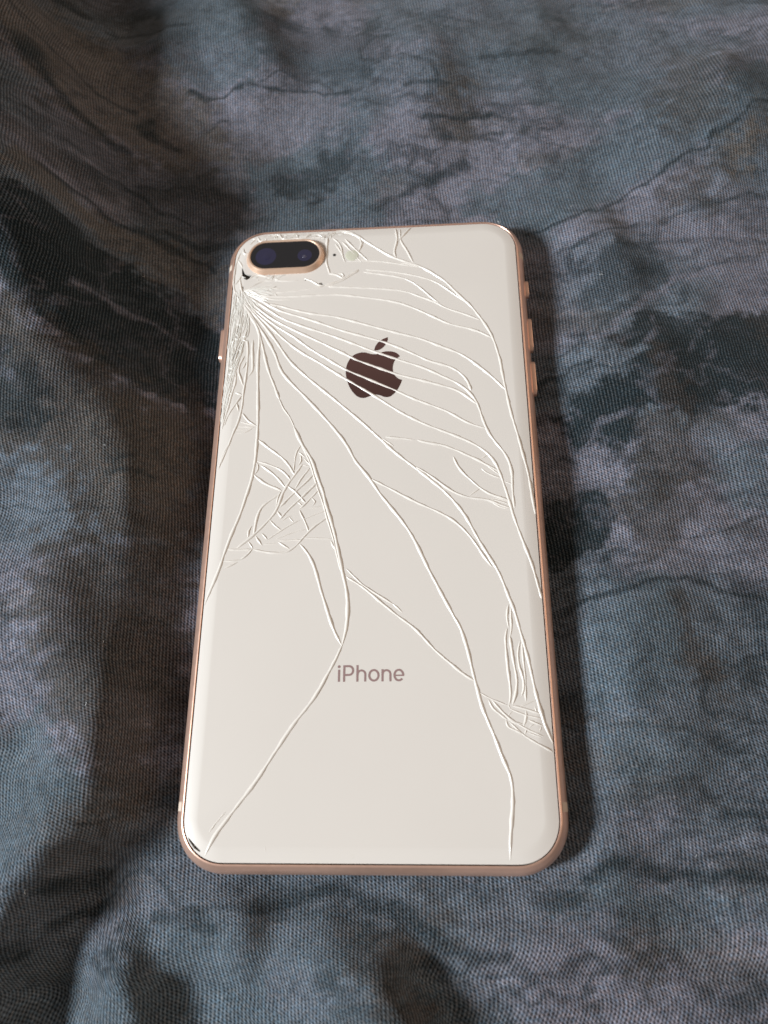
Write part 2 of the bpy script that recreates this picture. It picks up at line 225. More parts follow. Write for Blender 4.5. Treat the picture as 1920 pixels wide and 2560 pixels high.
PATCHES = [  # print blotches; the dark brown ones also put shade beside folds into the colour
(0,1.0,2,[(-95.2,60.4),(-90.3,65.2),(-82.3,69.4),(-75.9,71.6),(-71.7,69.4),(-65.1,66.8),(-61.4,63.2),(-56.0,61.2),(-50.8,60.4),(-47.2,57.5),(-46.4,53.7),(-41.5,50.2),(-38.3,27.7),(-52.8,27.2),(-66.9,33.7),(-81.7,41.5),(-86.0,48.0),(-92.1,48.2),(-99.6,52.9),(-102.0,50.8),(-104.0,60.8)]),
(0,0.8,3,[(-118.3,82.6),(-102.5,78.7),(-90.3,76.8),(-91.1,69.8),(-95.2,60.4),(-103.1,56.3),(-112.8,56.8)]),
(0,0.7,4,[(-100.0,17.7),(-89.7,22.2),(-81.3,19.5),(-78.8,12.3),(-82.5,6.5),(-89.8,5.7),(-97.6,6.0)]),
(0,0.6,5,[(-89.7,34.6),(-71.8,36.4),(-57.3,28.4),(-60.8,21.2),(-73.4,16.9),(-85.2,22.0)]),
(0,0.9,1.5,[(-53.6,-6.6),(-51.8,-4.1),(-49.7,-6.7),(-50.5,-8.8),(-52.9,-9.0)]),
(0,0.85,1.5,[(-48.3,63.6),(-46.3,59.6),(-47.4,59.2)]),
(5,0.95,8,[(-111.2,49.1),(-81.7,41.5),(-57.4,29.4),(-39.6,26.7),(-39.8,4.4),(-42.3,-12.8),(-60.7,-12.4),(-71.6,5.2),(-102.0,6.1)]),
(0,0.8,6,[(-108.8,37.9),(-85.1,34.4),(-74.1,21.7),(-77.0,12.3),(-104.0,15.5)]),
(3,0.3,6,[(-65.6,23.8),(-52.6,25.7),(-41.0,18.2),(-41.5,-0.0),(-53.5,-4.1),(-63.0,5.0)]),
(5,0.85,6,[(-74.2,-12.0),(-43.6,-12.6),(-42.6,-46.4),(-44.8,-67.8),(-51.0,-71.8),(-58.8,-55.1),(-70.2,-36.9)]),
(0,1.0,2,[(65.4,48.7),(73.9,51.3),(102.1,50.9),(97.5,25.6),(85.5,22.4),(76.6,19.2),(66.2,22.2),(64.0,13.5),(57.4,12.9),(52.4,16.5),(48.8,11.0),(45.6,13.2),(44.7,19.4),(50.2,26.5),(56.0,29.0),(63.7,33.8),(67.1,38.9),(61.6,36.7),(59.0,42.6),(60.4,44.5)]),
(0,1.0,1.0,[(44.1,0.6),(46.9,2.2),(49.6,2.6),(53.1,-0.1),(54.8,-4.6),(52.0,-10.1),(48.1,-13.5),(45.0,-15.8),(39.8,-16.5),(39.1,-1.3)]),
(0,0.8,1.2,[(49.8,-15.9),(51.6,-14.4),(53.8,-14.4),(53.6,-16.4),(50.9,-17.4)]),
(0,0.7,3,[(57.2,10.7),(63.0,11.8),(65.5,7.5),(71.0,6.1),(71.1,1.5),(67.0,-1.3),(62.0,-0.3),(58.8,4.3)]),
(1,0.7,5,[(79.8,10.0),(94.9,11.7),(92.3,-2.7),(81.7,-1.2)]),
(1,0.8,4,[(45.4,-26.7),(55.7,-23.2),(62.7,-21.1),(65.8,-27.0),(64.7,-44.5),(44.5,-44.4)]),
(0,0.5,4,[(79.7,-22.1),(88.7,-22.3),(86.8,-32.7),(81.0,-27.3)]),
(1,0.8,5,[(23.7,92.3),(38.9,99.7),(61.7,108.5),(82.5,119.4),(116.9,130.4),(114.4,116.9),(100.3,109.2),(91.5,101.2),(76.6,93.0),(63.3,86.4),(50.3,80.8),(32.9,83.5)]),
(1,0.6,6,[(-5.6,182.8),(54.2,182.2),(94.3,156.9),(105.5,141.0),(86.0,121.0),(62.4,115.5),(43.5,129.9),(23.5,147.2),(2.1,150.1)]),
(0,0.5,5,[(9.4,169.2),(21.1,166.0),(23.7,153.2),(15.1,156.1)]),
(0,0.45,5,[(104.2,141.1),(116.5,142.9),(112.2,118.9),(100.2,116.2),(93.2,125.9)]),
(0,0.75,3,[(49.9,68.3),(54.7,68.1),(55.5,63.5),(50.6,63.0)]),
(0,0.6,4,[(59.8,70.8),(69.2,73.4),(75.8,67.7),(77.3,61.6),(68.3,55.5),(59.9,53.7),(55.7,59.8)]),
(2,0.8,4,[(47.6,78.6),(61.2,84.1),(77.5,90.4),(88.7,94.6),(84.2,85.1),(71.2,79.5),(50.7,70.6)]),
(3,0.8,5,[(95.9,100.9),(106.6,108.7),(108.5,105.1),(96.4,92.5)]),
(0,0.7,4,[(-92.8,190.5),(-62.2,187.4),(-59.2,172.5),(-70.6,170.9),(-83.4,173.7)]),
(1,0.7,5,[(-69.6,161.6),(-62.4,189.7),(-45.0,187.9),(-36.3,148.3),(-37.9,139.5),(-46.4,136.2),(-53.5,135.3),(-59.7,138.3),(-67.8,146.0)]),
(0,0.45,6,[(-44.8,174.4),(-24.7,168.2),(2.1,163.5),(2.1,135.2),(-27.0,138.6),(-36.1,145.3)]),
(3,0.6,5,[(-41.1,187.5),(-27.0,186.1),(-32.3,170.0)]),
(2,0.7,5,[(-47.6,133.4),(-23.4,136.3),(-9.0,132.3),(-12.1,113.9),(-32.7,113.5),(-43.7,119.8)]),
(1,0.8,4,[(-37.3,108.5),(-19.1,118.0),(-4.6,117.9),(2.2,107.5),(2.2,82.1),(-29.7,84.0),(-36.5,97.0)]),
(0,0.7,2.5,[(-30.2,104.4),(-19.5,109.9),(-8.7,115.4),(-4.6,112.4),(-9.8,103.0),(-19.6,94.2),(-27.0,95.6)]),
(0,0.75,3,[(-114.0,112.0),(-106.8,112.4),(-94.1,100.8),(-91.0,94.5),(-101.8,92.6),(-114.9,95.1)]),
(3,0.7,8,[(-124.7,166.6),(-96.3,160.9),(-67.7,144.9),(-51.8,131.8),(-42.9,110.7),(-63.5,107.6),(-93.5,118.8),(-119.5,140.1)]),
(0,0.4,8,[(-84.4,106.4),(-49.5,105.8),(-36.5,97.0),(-35.6,84.4),(-60.6,81.8),(-78.8,91.2)]),
(3,0.7,3,[(-84.3,82.3),(-60.5,80.9),(-40.0,72.5),(-40.9,52.0),(-50.7,62.2),(-62.9,66.7),(-73.9,71.2),(-87.5,72.8)]),
(1,0.8,5,[(-78.0,-52.9),(-67.2,-46.2),(-58.2,-59.4),(-57.9,-67.8),(-67.6,-79.8),(-75.4,-85.6),(-82.6,-71.9)]),
(0,0.8,2.5,[(-53.0,-92.8),(-50.4,-89.5),(-47.9,-92.7),(-47.6,-96.3),(-50.2,-97.2)]),
(1,0.7,5,[(-69.3,-94.8),(-51.9,-97.4),(-35.9,-90.8),(-17.5,-94.1),(-16.9,-106.5),(-68.6,-107.4)]),
(1,0.7,4,[(43.2,-80.5),(56.4,-81.0),(76.4,-80.9),(77.7,-89.1),(55.1,-90.8),(42.6,-86.5),(32.7,-86.6)]),
(0,0.55,4,[(46.6,-92.3),(50.4,-93.1),(53.7,-96.7),(51.1,-97.3)]),
(0,0.5,4,[(69.9,-97.6),(75.1,-96.2),(74.4,-100.3),(70.6,-100.6)]),
(1,0.6,6,[(45.4,-50.3),(66.8,-54.6),(62.2,-63.0),(46.1,-58.6)]),
(1,0.6,6,[(-47.4,-87.7),(-4.9,-88.7),(20.3,-100.3),(20.0,-107.0),(-44.8,-108.1)]),
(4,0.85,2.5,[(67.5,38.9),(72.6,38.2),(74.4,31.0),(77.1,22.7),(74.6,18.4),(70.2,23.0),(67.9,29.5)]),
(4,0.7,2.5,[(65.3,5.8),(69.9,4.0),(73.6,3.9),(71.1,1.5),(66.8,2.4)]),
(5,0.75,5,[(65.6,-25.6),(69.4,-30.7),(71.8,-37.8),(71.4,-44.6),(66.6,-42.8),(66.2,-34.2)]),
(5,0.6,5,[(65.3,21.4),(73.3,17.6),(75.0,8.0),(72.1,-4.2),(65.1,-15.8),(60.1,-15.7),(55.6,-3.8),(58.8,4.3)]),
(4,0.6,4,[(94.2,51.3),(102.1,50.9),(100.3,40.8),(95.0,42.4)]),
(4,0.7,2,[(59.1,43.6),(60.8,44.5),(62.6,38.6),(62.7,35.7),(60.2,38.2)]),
(5,0.8,4,[(47.2,-92.3),(50.4,-93.1),(53.7,-96.7),(51.1,-97.9)]),
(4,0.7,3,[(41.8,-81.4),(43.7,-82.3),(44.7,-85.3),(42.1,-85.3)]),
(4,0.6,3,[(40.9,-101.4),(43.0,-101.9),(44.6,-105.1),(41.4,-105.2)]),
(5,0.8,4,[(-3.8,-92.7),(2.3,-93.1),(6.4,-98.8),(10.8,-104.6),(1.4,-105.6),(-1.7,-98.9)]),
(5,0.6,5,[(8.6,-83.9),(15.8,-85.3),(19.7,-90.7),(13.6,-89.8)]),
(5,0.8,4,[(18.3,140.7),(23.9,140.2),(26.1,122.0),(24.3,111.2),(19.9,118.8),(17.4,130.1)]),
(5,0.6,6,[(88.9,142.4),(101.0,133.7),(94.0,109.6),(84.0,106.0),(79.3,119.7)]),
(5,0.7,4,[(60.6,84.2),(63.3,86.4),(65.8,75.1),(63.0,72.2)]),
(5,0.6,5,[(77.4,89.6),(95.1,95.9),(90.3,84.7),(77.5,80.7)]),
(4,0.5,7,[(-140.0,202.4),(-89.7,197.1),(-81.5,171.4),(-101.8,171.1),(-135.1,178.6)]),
]
STROKES = [
(0,0.85,1.1,[(-57.3,137.1),(-52.1,135.2),(-46.3,135.7),(-40.8,138.7),(-27.0,137.6),(-9.1,135.2)]),
(0,0.7,0.9,[(-102.2,144.8),(-92.8,138.0),(-82.2,130.8),(-73.0,127.2)]),
(0,0.9,2.2,[(-69.6,123.7),(-64.9,119.6),(-59.5,115.5)]),
(0,0.85,2.4,[(-95.5,131.4),(-91.3,123.4),(-84.6,117.3),(-78.4,114.1),(-70.7,109.0)]),
(0,0.8,1.5,[(-81.0,83.4),(-67.4,82.1),(-56.9,78.3),(-43.2,71.9)]),
(0,0.8,1.8,[(-108.2,171.7),(-101.6,169.4),(-91.8,166.9)]),
(0,0.7,1.2,[(-86.6,163.2),(-73.4,161.5),(-58.2,161.7)]),
(0,0.7,1,[(-123.0,157.9),(-110.0,150.5),(-100.5,143.6)]),
(0,0.6,0.9,[(-59.6,84.2),(-52.6,81.3),(-44.5,80.0)]),
(0,0.7,1.2,[(-76.1,97.0),(-66.2,94.7),(-53.3,88.8)]),
(0,0.8,0.9,[(40.1,78.2),(50.3,80.8),(63.3,86.4),(76.6,93.0),(91.5,101.2),(100.3,109.2),(111.7,116.2)]),
(0,0.8,2.2,[(2.2,92.8),(15.4,98.7),(26.1,105.8)]),
(0,0.85,1.4,[(12.4,120.7),(24.7,120.7),(32.9,122.4)]),
(0,0.7,0.8,[(9.1,131.8),(23.0,133.5)]),
(0,0.7,1.2,[(31.1,143.5),(44.4,144.4),(55.9,149.3)]),
(0,0.4,0.9,[(69.7,77.3),(77.4,80.0),(85.2,83.4),(106.3,86.1)]),
(0,0.7,0.8,[(49.5,70.7),(62.1,75.4),(71.0,78.0)]),
(0,0.4,0.9,[(63.0,72.2),(70.3,71.8),(79.6,73.6),(103.9,72.9)]),
(0,0.8,1.2,[(39.4,29.6),(43.6,32.3),(47.8,34.5),(53.6,37.1)]),
(0,0.8,0.9,[(38.9,-28.4),(42.6,-26.7),(53.6,-22.4),(59.3,-19.9),(68.1,-20.4),(75.0,-20.9),(86.3,-24.1)]),
(0,0.7,1.2,[(50.2,43.5),(53.5,44.8)]),
(0,0.85,2.2,[(41.9,-80.2),(44.8,-78.3),(51.8,-78.0),(60.0,-78.6),(68.0,-80.0),(78.0,-80.3)]),
(0,0.5,1.2,[(60.4,-75.8),(68.7,-75.7),(78.4,-78.1)]),
(0,0.7,1.2,[(69.7,-67.2),(74.9,-68.2),(80.2,-68.5)]),
(0,0.7,1.6,[(33.0,-83.6),(36.3,-83.9),(39.7,-83.0)]),
(0,0.75,2.0,[(-24.1,-84.4),(-20.9,-83.7),(-16.7,-82.7),(-8.2,-82.2),(-4.0,-82.9),(2.8,-85.4),(8.0,-87.6),(13.1,-90.3),(20.6,-93.3),(26.7,-92.4)]),
(0,0.6,1.6,[(-42.1,-86.7),(-35.7,-86.9),(-31.2,-88.9)]),
(0,0.6,2.2,[(-8.9,-96.4),(-1.7,-100.6),(5.4,-103.0)]),
(0,0.8,1.6,[(-62.8,-82.5),(-58.6,-80.9),(-53.4,-80.5)]),
(0,0.75,0.8,[(-73.4,-95.9),(-71.0,-94.8),(-65.3,-93.3)]),
(0,0.7,1.6,[(-61.7,-89.2),(-57.7,-86.9),(-51.1,-84.3)]),
(0,0.6,1,[(-59.4,3.1),(-54.5,4.8),(-50.3,4.2)]),
(0,0.6,1.4,[(-59.5,7.6),(-55.1,9.3)]),
(2,0.8,0.9,[(-93.5,61.4),(-90.9,54.7),(-88.5,49.2),(-85.3,46.9),(-84.1,42.1)]),
(2,0.55,0.9,[(-97.9,44.2),(-91.6,45.0),(-87.8,47.5)]),
(2,0.6,1.0,[(-73.2,52.8),(-60.0,51.1),(-48.0,46.3)]),
(2,0.85,1.4,[(55.4,44.0),(60.2,45.9),(68.0,52.6),(77.8,60.8),(87.1,64.0),(103.0,67.6)]),
(2,0.5,1,[(72.0,49.4),(71.8,45.0),(66.4,39.9)]),
(2,0.6,1,[(51.5,14.4),(55.0,19.1),(62.3,21.9)]),
]
FOLDS = [
(34,17,[(-145.3,211.3,38),(-113.4,132.5,38),(-96.8,71.2,36),(-82.2,37.2,24),(-64.4,14.1,15),(-66.7,-21.2,14),(-77.5,-43.7,11)]),
(10,5.5,[(-55.5,-35.9,4),(-56.5,-54.1,9),(-54.3,-69.3,9),(-59.2,-80.3,6)]),
(12,5.5,[(-56.6,-68.6,3),(-62.1,-78.7,9),(-67.1,-88.7,11),(-71.8,-103.4,11)]),
(9,4,[(-37.1,-73.8,2),(-31.5,-79.9,8),(-26.3,-86.0,8),(-25.3,-91.5,1.5)]),
(10,5,[(-3.6,-89.3,1),(0.2,-94.2,8),(6.0,-104.3,9)]),
(8,4,[(-44.8,-95.9,0.8),(-42.0,-100.0,7),(-41.6,-105.6,7)]),
(9,4,[(58.3,86.4,0.5),(60.9,76.2,4),(65.3,67.5,3),(69.0,59.1,0.5)]),
(16,10,[(64.4,54.5,0.3),(66.5,37.4,4),(68.9,26.0,4),(70.0,12.9,0.3)]),
(18,10,[(60.2,-14.9,0.3),(60.3,-32.3,5),(61.7,-46.4,5),(65.6,-61.6,0.3)]),
(14,9,[(89.6,36.5,0.3),(82.0,-7.2,4),(76.8,-41.7,0.3)]),
(16,10,[(12.4,178.8,0.3),(16.9,146.1,4),(18.9,129.2,4),(20.7,109.7,0.3)]),
(18,10,[(-50.5,196.0,1),(-43.6,163.8,8),(-40.5,152.4,7),(-38.7,142.7,1)]),
(28,18,[(87.3,121.3,2),(95.2,119.6,8),(118.8,128.2,7)]),
]


random.seed(7); rng = np.random.default_rng(7)

# ------------------------------------------------------------------ materials
def mat(name):
    m = bpy.data.materials.new(name); m.use_nodes = True
    nt = m.node_tree; b = nt.nodes['Principled BSDF']
    return m, nt, b

def simple(name, colr, rough=.5, metal=0, coat=0, spec=.5, coat_rough=.05):
    m, nt, b = mat(name)
    b.inputs['Base Color'].default_value = (*colr, 1); b.inputs['Roughness'].default_value = rough
    b.inputs['Metallic'].default_value = metal; b.inputs['Coat Weight'].default_value = coat
    b.inputs['Coat Roughness'].default_value = coat_rough; b.inputs['Specular IOR Level'].default_value = spec
    return m

def noisy(m, scale, amount, rough_amt=0.0, detail=4):
    """vary base colour (and roughness) of a simple material with noise"""
    nt = m.node_tree; b = nt.nodes['Principled BSDF']
    tc = nt.nodes.new('ShaderNodeTexCoord'); n = nt.nodes.new('ShaderNodeTexNoise')
    n.inputs['Scale'].default_value = scale; n.inputs['Detail'].default_value = detail
    nt.links.new(tc.outputs['Object'], n.inputs['Vector'])
    c = tuple(b.inputs['Base Color'].default_value)[:3]
    mx = nt.nodes.new('ShaderNodeMix'); mx.data_type = 'RGBA'
    mx.inputs['A'].default_value = (*[v*(1-amount) for v in c], 1)
    mx.inputs['B'].default_value = (*[min(1, v*(1+amount)) for v in c], 1)
    nt.links.new(n.outputs['Fac'], mx.inputs['Factor']); nt.links.new(mx.outputs['Result'], b.inputs['Base Color'])
    if rough_amt:
        r = b.inputs['Roughness'].default_value
        mr = nt.nodes.new('ShaderNodeMapRange'); mr.inputs['To Min'].default_value = max(.02, r-rough_amt); mr.inputs['To Max'].default_value = r+rough_amt
        nt.links.new(n.outputs['Fac'], mr.inputs['Value']); nt.links.new(mr.outputs['Result'], b.inputs['Roughness'])
    return m

M_GLASS = noisy(simple('cream_glass', (0.755, 0.694, 0.643), .34, 0, .6, .4, .04), 45, .022)
M_CRACK = noisy(simple('crack_edge', (0.80, 0.735, 0.675), .35, 0, .35, .5, .15), 900, .05)
M_CRUSH = noisy(simple('crushed_glass', (0.79, 0.745, 0.69), .26, 0, .5, .5, .08), 1500, .14)
M_BACK = noisy(simple('adhesive_layer', (0.17, 0.15, 0.125), .6), 900, .5)
M_FRAME = noisy(simple('rose_aluminium', (0.88, 0.57, 0.45), .36, .75), 700, .05, .06)
M_BAND = noisy(simple('antenna_plastic', (0.70, 0.56, 0.46), .5), 900, .03)
M_RING = noisy(simple('ring_metal', (0.84, 0.58, 0.43), .38, .5), 900, .04, .05)
M_LENSCOVER = simple('lens_cover', (0.010, 0.010, 0.013), .08, 0, 1, .5, .01)
M_LENS = simple('lens_coating', (0.020, 0.019, 0.052), .14, 0, 1, .6, .01)
M_LENS_GLINT = simple('lens_core', (0.07, 0.065, 0.10), .15, 0, 1, .6, .01)  # lighter colour paints in the reflection seen in the right lens
M_EMBLEM = simple('mirror_emblem', (0.53, 0.31, 0.305), .12, 1.0)
M_LETTER = simple('letter_mirror_tone', (0.33, 0.215, 0.205), .30, 0.0, .4)  # same mirror finish as the emblem; its brighter reflection is painted into the colour
M_BLACK = simple('front_black', (0.012, 0.012, 0.014), .1, 0, 1)
M_HOLE = simple('dark_hole', (0.03, 0.025, 0.022), .7)
M_FLASH = noisy(simple('flash_lens', (0.66, 0.64, 0.52), .2, 0, .8, .5, .05), 1500, .12)
M_LINT = simple('lint_fibre', (0.75, 0.75, 0.75), .9)

# ------------------------------------------------------------------ helpers
def mesh_obj(name, verts, faces, m, parent=None, smooth=False, scale=MM):
    me = bpy.data.meshes.new(name)
    me.from_pydata([(x*scale, y*scale, z*scale) for x, y, z in verts], [], faces)
    me.validate(); me.update()
    if smooth:
        me.polygons.foreach_set('use_smooth', [True]*len(me.polygons))
    me.materials.append(m)
    o = bpy.data.objects.new(name, me); col.objects.link(o)
    if parent: o.parent = parent
    return o

def empty(name, parent=None, loc=(0, 0, 0)):
    o = bpy.data.objects.new(name, None); col.objects.link(o); o.location = loc
    o.empty_display_size = .01
    if parent: o.parent = parent
    return o

def sharp(o, deg=35):
    """smooth shading that keeps edges above deg sharp"""
    me = o.data
    bm = bmesh.new(); bm.from_mesh(me)
    for f in bm.faces: f.smooth = True
    for e in bm.edges:
        e.smooth = not (len(e.link_faces) == 2 and e.calc_face_angle(0) > math.radians(deg))
    bm.to_mesh(me); bm.free()

def catmull(p, step=.5, closed=False):
    p = [np.array(q, float) for q in p]; n = len(p); out = []
    for i in range(n if closed else n-1):
        if closed: a, b, c, d = p[i-1], p[i], p[(i+1) % n], p[(i+2) % n]
        else:
            b, c = p[i], p[i+1]; a = p[i-1] if i else b*2-c; d = p[i+2] if i+2 < n else c*2-b
        k = max(1, int(np.linalg.norm(c-b)/step))
        for j in range(k):
            t = j/k
            out.append(.5*((2*b)+(c-a)*t+(2*a-5*b+4*c-d)*t*t+(3*b-a-3*c+d)*t**3))
    if not closed: out.append(p[-1])
    return out

HX, HY, RC = 39.05, 79.2, 10.6
def rrect(inset, n=14):
    """rounded rectangle outline of the phone, ccw, inset in mm, with outward normals"""
    r = max(RC-inset, .5); cx, cy = HX-inset-r, HY-inset-r; out = []
    for sx, sy, a0 in ((1, -1, -90), (1, 1, 0), (-1, 1, 90), (-1, -1, 180)):
        for k in range(n+1):
            t = k/n; a = math.radians(a0+90*t)
            # slightly squarer than a circle, like the continuous corners of the phone
            q = 1+.012*math.sin(2*math.radians(90*t))**2
            out.append((sx*cx+r*q*math.cos(a), sy*cy+r*q*math.sin(a)))
    return out

def loop_sweep(rings):
    """list of rings (equal length lists of xyz) -> verts, faces"""
    v = []; f = []; n = len(rings[0])
    for r in rings: v += r
    for i in range(len(rings)-1):
        for j in range(n):
            k = (j+1) % n
            f.append((i*n+j, i*n+k, (i+1)*n+k, (i+1)*n+j))
    return v, f

# ------------------------------------------------------------------ cloth
def smooth_noise(x, y, seed):
    r = np.random.default_rng(seed); tab = r.random((256, 256))
    xi = np.floor(x).astype(int); yi = np.floor(y).astype(int); fx = x-xi; fy = y-yi
    fx = fx*fx*fx*(fx*(fx*6-15)+10); fy = fy*fy*fy*(fy*(fy*6-15)+10)
    g = lambda a, b: tab[(xi+a) & 255, (yi+b) & 255]
    return (g(0, 0)*(1-fx)+g(1, 0)*fx)*(1-fy)+(g(0, 1)*(1-fx)+g(1, 1)*fx)*fy
def fbm(x, y, seed, o=4):
    s = 0; a = .5; t = 0
    for i in range(o):
        s = s+a*smooth_noise(x*2**i+13.7*i, y*2**i+5.1*i, seed+i); t += a; a *= .5
    return s/t
def sstep(a, b, x):
    t = np.clip((x-a)/(b-a), 0, 1); return t*t*(3-2*t)
def seg_dist(X, Y, p, q):
    dx, dy = q[0]-p[0], q[1]-p[1]; L = dx*dx+dy*dy+1e-9
    t = np.clip(((X-p[0])*dx+(Y-p[1])*dy)/L, 0, 1)
    ex, ey = X-(p[0]+t*dx), Y-(p[1]+t*dy)
    return np.sqrt(ex*ex+ey*ey), t, dx*ey-dy*ex
def poly_sd(X, Y, P):
    d = np.full(X.shape, 1e9); ins = np.zeros(X.shape, bool)
    for i in range(len(P)):
        p, q = P[i-1], P[i]
        d = np.minimum(d, seg_dist(X, Y, p, q)[0])
        c = ((p[1] > Y) != (q[1] > Y)) & (X < (q[0]-p[0])*(Y-p[1])/(q[1]-p[1]+1e-12)+p[0])
        ins ^= c
    return np.where(ins, -d, d)

def axis(a, b, step, far):
    core = list(np.arange(a, b, step)); s = step; lo = []; hi = []; v = a
    while v > a-far: s *= 1.12; v -= s; lo.append(v)
    s = step; v = core[-1]
    while v < b+far: s *= 1.12; v += s; hi.append(v)
    return np.array(lo[::-1]+core+hi)

def height(X, Y):
    h = np.zeros(X.shape)
    wx = X+(fbm(X/30, Y/30, 5, 3)-.5)*14; wy = Y+(fbm(X/30+7, Y/30+3, 6, 3)-.5)*14
    for sl, sr, pts in FOLDS:
        acc = np.zeros(X.shape)
        for p, q in zip(pts[:-1], pts[1:]):
            d, t, s = seg_dist(wx, wy, p, q)
            sn = s/(np.hypot(q[0]-p[0], q[1]-p[1])*d+1e-6)      # which side of the crest
            sg = sl+(sr-sl)*sstep(-1, 1, sn)
            acc += ((p[2]+(q[2]-p[2])*t)*np.exp(-.5*(d/sg)**2))**5
        h += acc**.2
    # broad soft rumples, stretched along the length of the bed
    h += (fbm(X/38+3, Y/75, 21, 3)-.5)*9.0
    h += (fbm((X+.5*Y)/16, Y/34, 31, 2)-.5)*2.0
    # the phone presses the cloth flat
    dx = np.maximum(np.abs(X)-HX+2.5, 0); dy = np.maximum(np.abs(Y)-HY+2.5, 0); d = np.sqrt(dx*dx+dy*dy)
    k = sstep(0, 19, d)
    h = h*k-0.02
    return h

def build_cloth():
    xs = axis(-140, 128, .5, 150); ys = axis(-124, 205, .5, 150)
    X, Y = np.meshgrid(xs, ys)
    H = height(X, Y)
    H += (fbm(X/2.2, Y/2.2, 77, 2)-.5)*.16*sstep(0, 4, np.maximum(np.abs(X)-HX, np.abs(Y)-HY))
    ny, nx = X.shape
    dH = np.diff(H, axis=1, prepend=H[:, :1]); dX = np.diff(X, axis=1, prepend=X[:, :1])
    U = np.cumsum(np.sqrt(dX**2+dH**2), axis=1); i0 = int(np.argmin(np.abs(xs))); U -= U[:, i0:i0+1]
    dH = np.diff(H, axis=0, prepend=H[:1]); dY = np.diff(Y, axis=0, prepend=Y[:1])
    V = np.cumsum(np.sqrt(dY**2+dH**2), axis=0); j0 = int(np.argmin(np.abs(ys))); V -= V[j0:j0+1]
    co = np.stack([X, Y, H], -1).reshape(-1, 3)*MM
    idx = np.arange(nx*ny).reshape(ny, nx)
    F = np.stack([idx[:-1, :-1], idx[:-1, 1:], idx[1:, 1:], idx[1:, :-1]], -1).reshape(-1, 4)
    me = bpy.data.meshes.new('bed_cloth')
    me.vertices.add(len(co)); me.vertices.foreach_set('co', co.astype(np.float32).ravel())
    me.loops.add(F.size); me.loops.foreach_set('vertex_index', F.astype(np.int32).ravel())
    me.polygons.add(len(F)); me.polygons.foreach_set('loop_start', np.arange(0, F.size, 4, dtype=np.int32))
    me.polygons.foreach_set('loop_total', np.full(len(F), 4, np.int32))
    me.polygons.foreach_set('use_smooth', np.ones(len(F), bool))
    me.update(calc_edges=True)
    # --- the marbled print of the cloth, with brown fold shade painted into it
    lilac = np.array([.154, .151, .180]); slate = np.array([.080, .104, .122]); teal = np.array([.011, .019, .023]); brown = np.array([.118, .102, .088])
    tones = [teal, slate, lilac, brown, np.array([.030, .026, .024]), np.array([.062, .056, .052])]  # last two: brown-black print that also paints in the shade of the folds
    wx = X+(fbm(X/9, Y/9, 41, 4)-.5)*7; wy = Y+(fbm(X/9+4, Y/9+8, 43, 4)-.5)*7
    vx0 = X+(fbm(X/5, Y/5, 45, 4)-.5)*5; vy0 = Y+(fbm(X/5+4, Y/5+8, 47, 4)-.5)*5
    n1 = fbm(wx/60, wy/34, 51, 4); n2 = fbm(wx/26+2, wy/13, 53, 4); n3 = fbm(wx/14+9, wy/5, 57, 4); n4 = fbm(X/1.6, Y/1.6, 59, 3)
    C = lilac*np.ones(X.shape+(1,))
    def mix(c, m): return C*(1-m[..., None])+c*m[..., None]
    C = mix(slate, sstep(.42, .62, n1)*.75)
    C = mix(brown, sstep(.58, .72, n2)*.35)
    C = mix(teal, sstep(.54, .70, n2*.5+n3*.5)*.40)
    n5 = fbm(wx/20+5, wy/2.2, 63, 4); C = mix(teal, sstep(.54, .72, n5)*.28)
    mott = (n4-.5)
    n6 = fbm(X/1.3+31, Y/1.0+17, 67, 3); n7 = fbm(wx/18, wy/9, 69, 3)
    fl = fbm(X/3.2, Y/2.4, 61, 3)-.5
    def ridged(a, b, sd): return 1-np.abs(2*fbm(a, b, sd, 4)-1)
    vein = sstep(.93, .985, ridged(wx/34+3, wy/15+1, 91)); lace = sstep(.90, .985, ridged(vx0/15+8, vy0/9+2, 95))
    C = mix(teal, vein*.55*np.clip(n4*1.8, 0, 1))
    dark = np.zeros(X.shape)
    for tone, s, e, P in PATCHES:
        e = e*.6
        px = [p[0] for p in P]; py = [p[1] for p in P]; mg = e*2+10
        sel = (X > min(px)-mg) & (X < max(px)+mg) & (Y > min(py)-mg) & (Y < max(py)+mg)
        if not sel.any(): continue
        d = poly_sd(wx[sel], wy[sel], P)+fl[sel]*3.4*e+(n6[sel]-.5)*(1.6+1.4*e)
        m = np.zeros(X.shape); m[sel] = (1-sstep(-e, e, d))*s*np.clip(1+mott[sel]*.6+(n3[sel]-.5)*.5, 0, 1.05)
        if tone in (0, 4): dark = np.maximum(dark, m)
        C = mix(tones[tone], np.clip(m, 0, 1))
    C = mix(lilac*.75, np.clip(lace*sstep(.45, .8, dark), 0, 1)*.42*np.clip(n4*1.8, 0, 1))
    vx = X+(fbm(X/7, Y/7, 71, 4)-.5)*5; vy = Y+(fbm(X/7+4, Y/7+8, 73, 4)-.5)*5
    for tone, s, w, P in STROKES:
        d = np.full(X.shape, 1e9)
        for p, q in zip(P[:-1], P[1:]): d = np.minimum(d, seg_dist(vx, vy, p, q)[0])
        ww = w*(.05+1.3*n3); ss = s*np.clip(.2+1.5*n4, 0, 1)
        C = mix(tones[tone], np.clip((1-sstep(ww*.2, ww*1.7, d))*ss, 0, 1))
    C = mix(teal, sstep(.50, .66, n6)*sstep(.38, .62, n7)*.34)
    C = C*(1+mott*.5+(fl)*.4)[..., None]
    rgba = np.ones((nx*ny, 4), np.float32); rgba[:, :3] = np.clip(C, .004, 1).reshape(-1, 3)
    at = me.color_attributes.new('print', 'FLOAT_COLOR', 'POINT'); at.data.foreach_set('color', rgba.ravel())
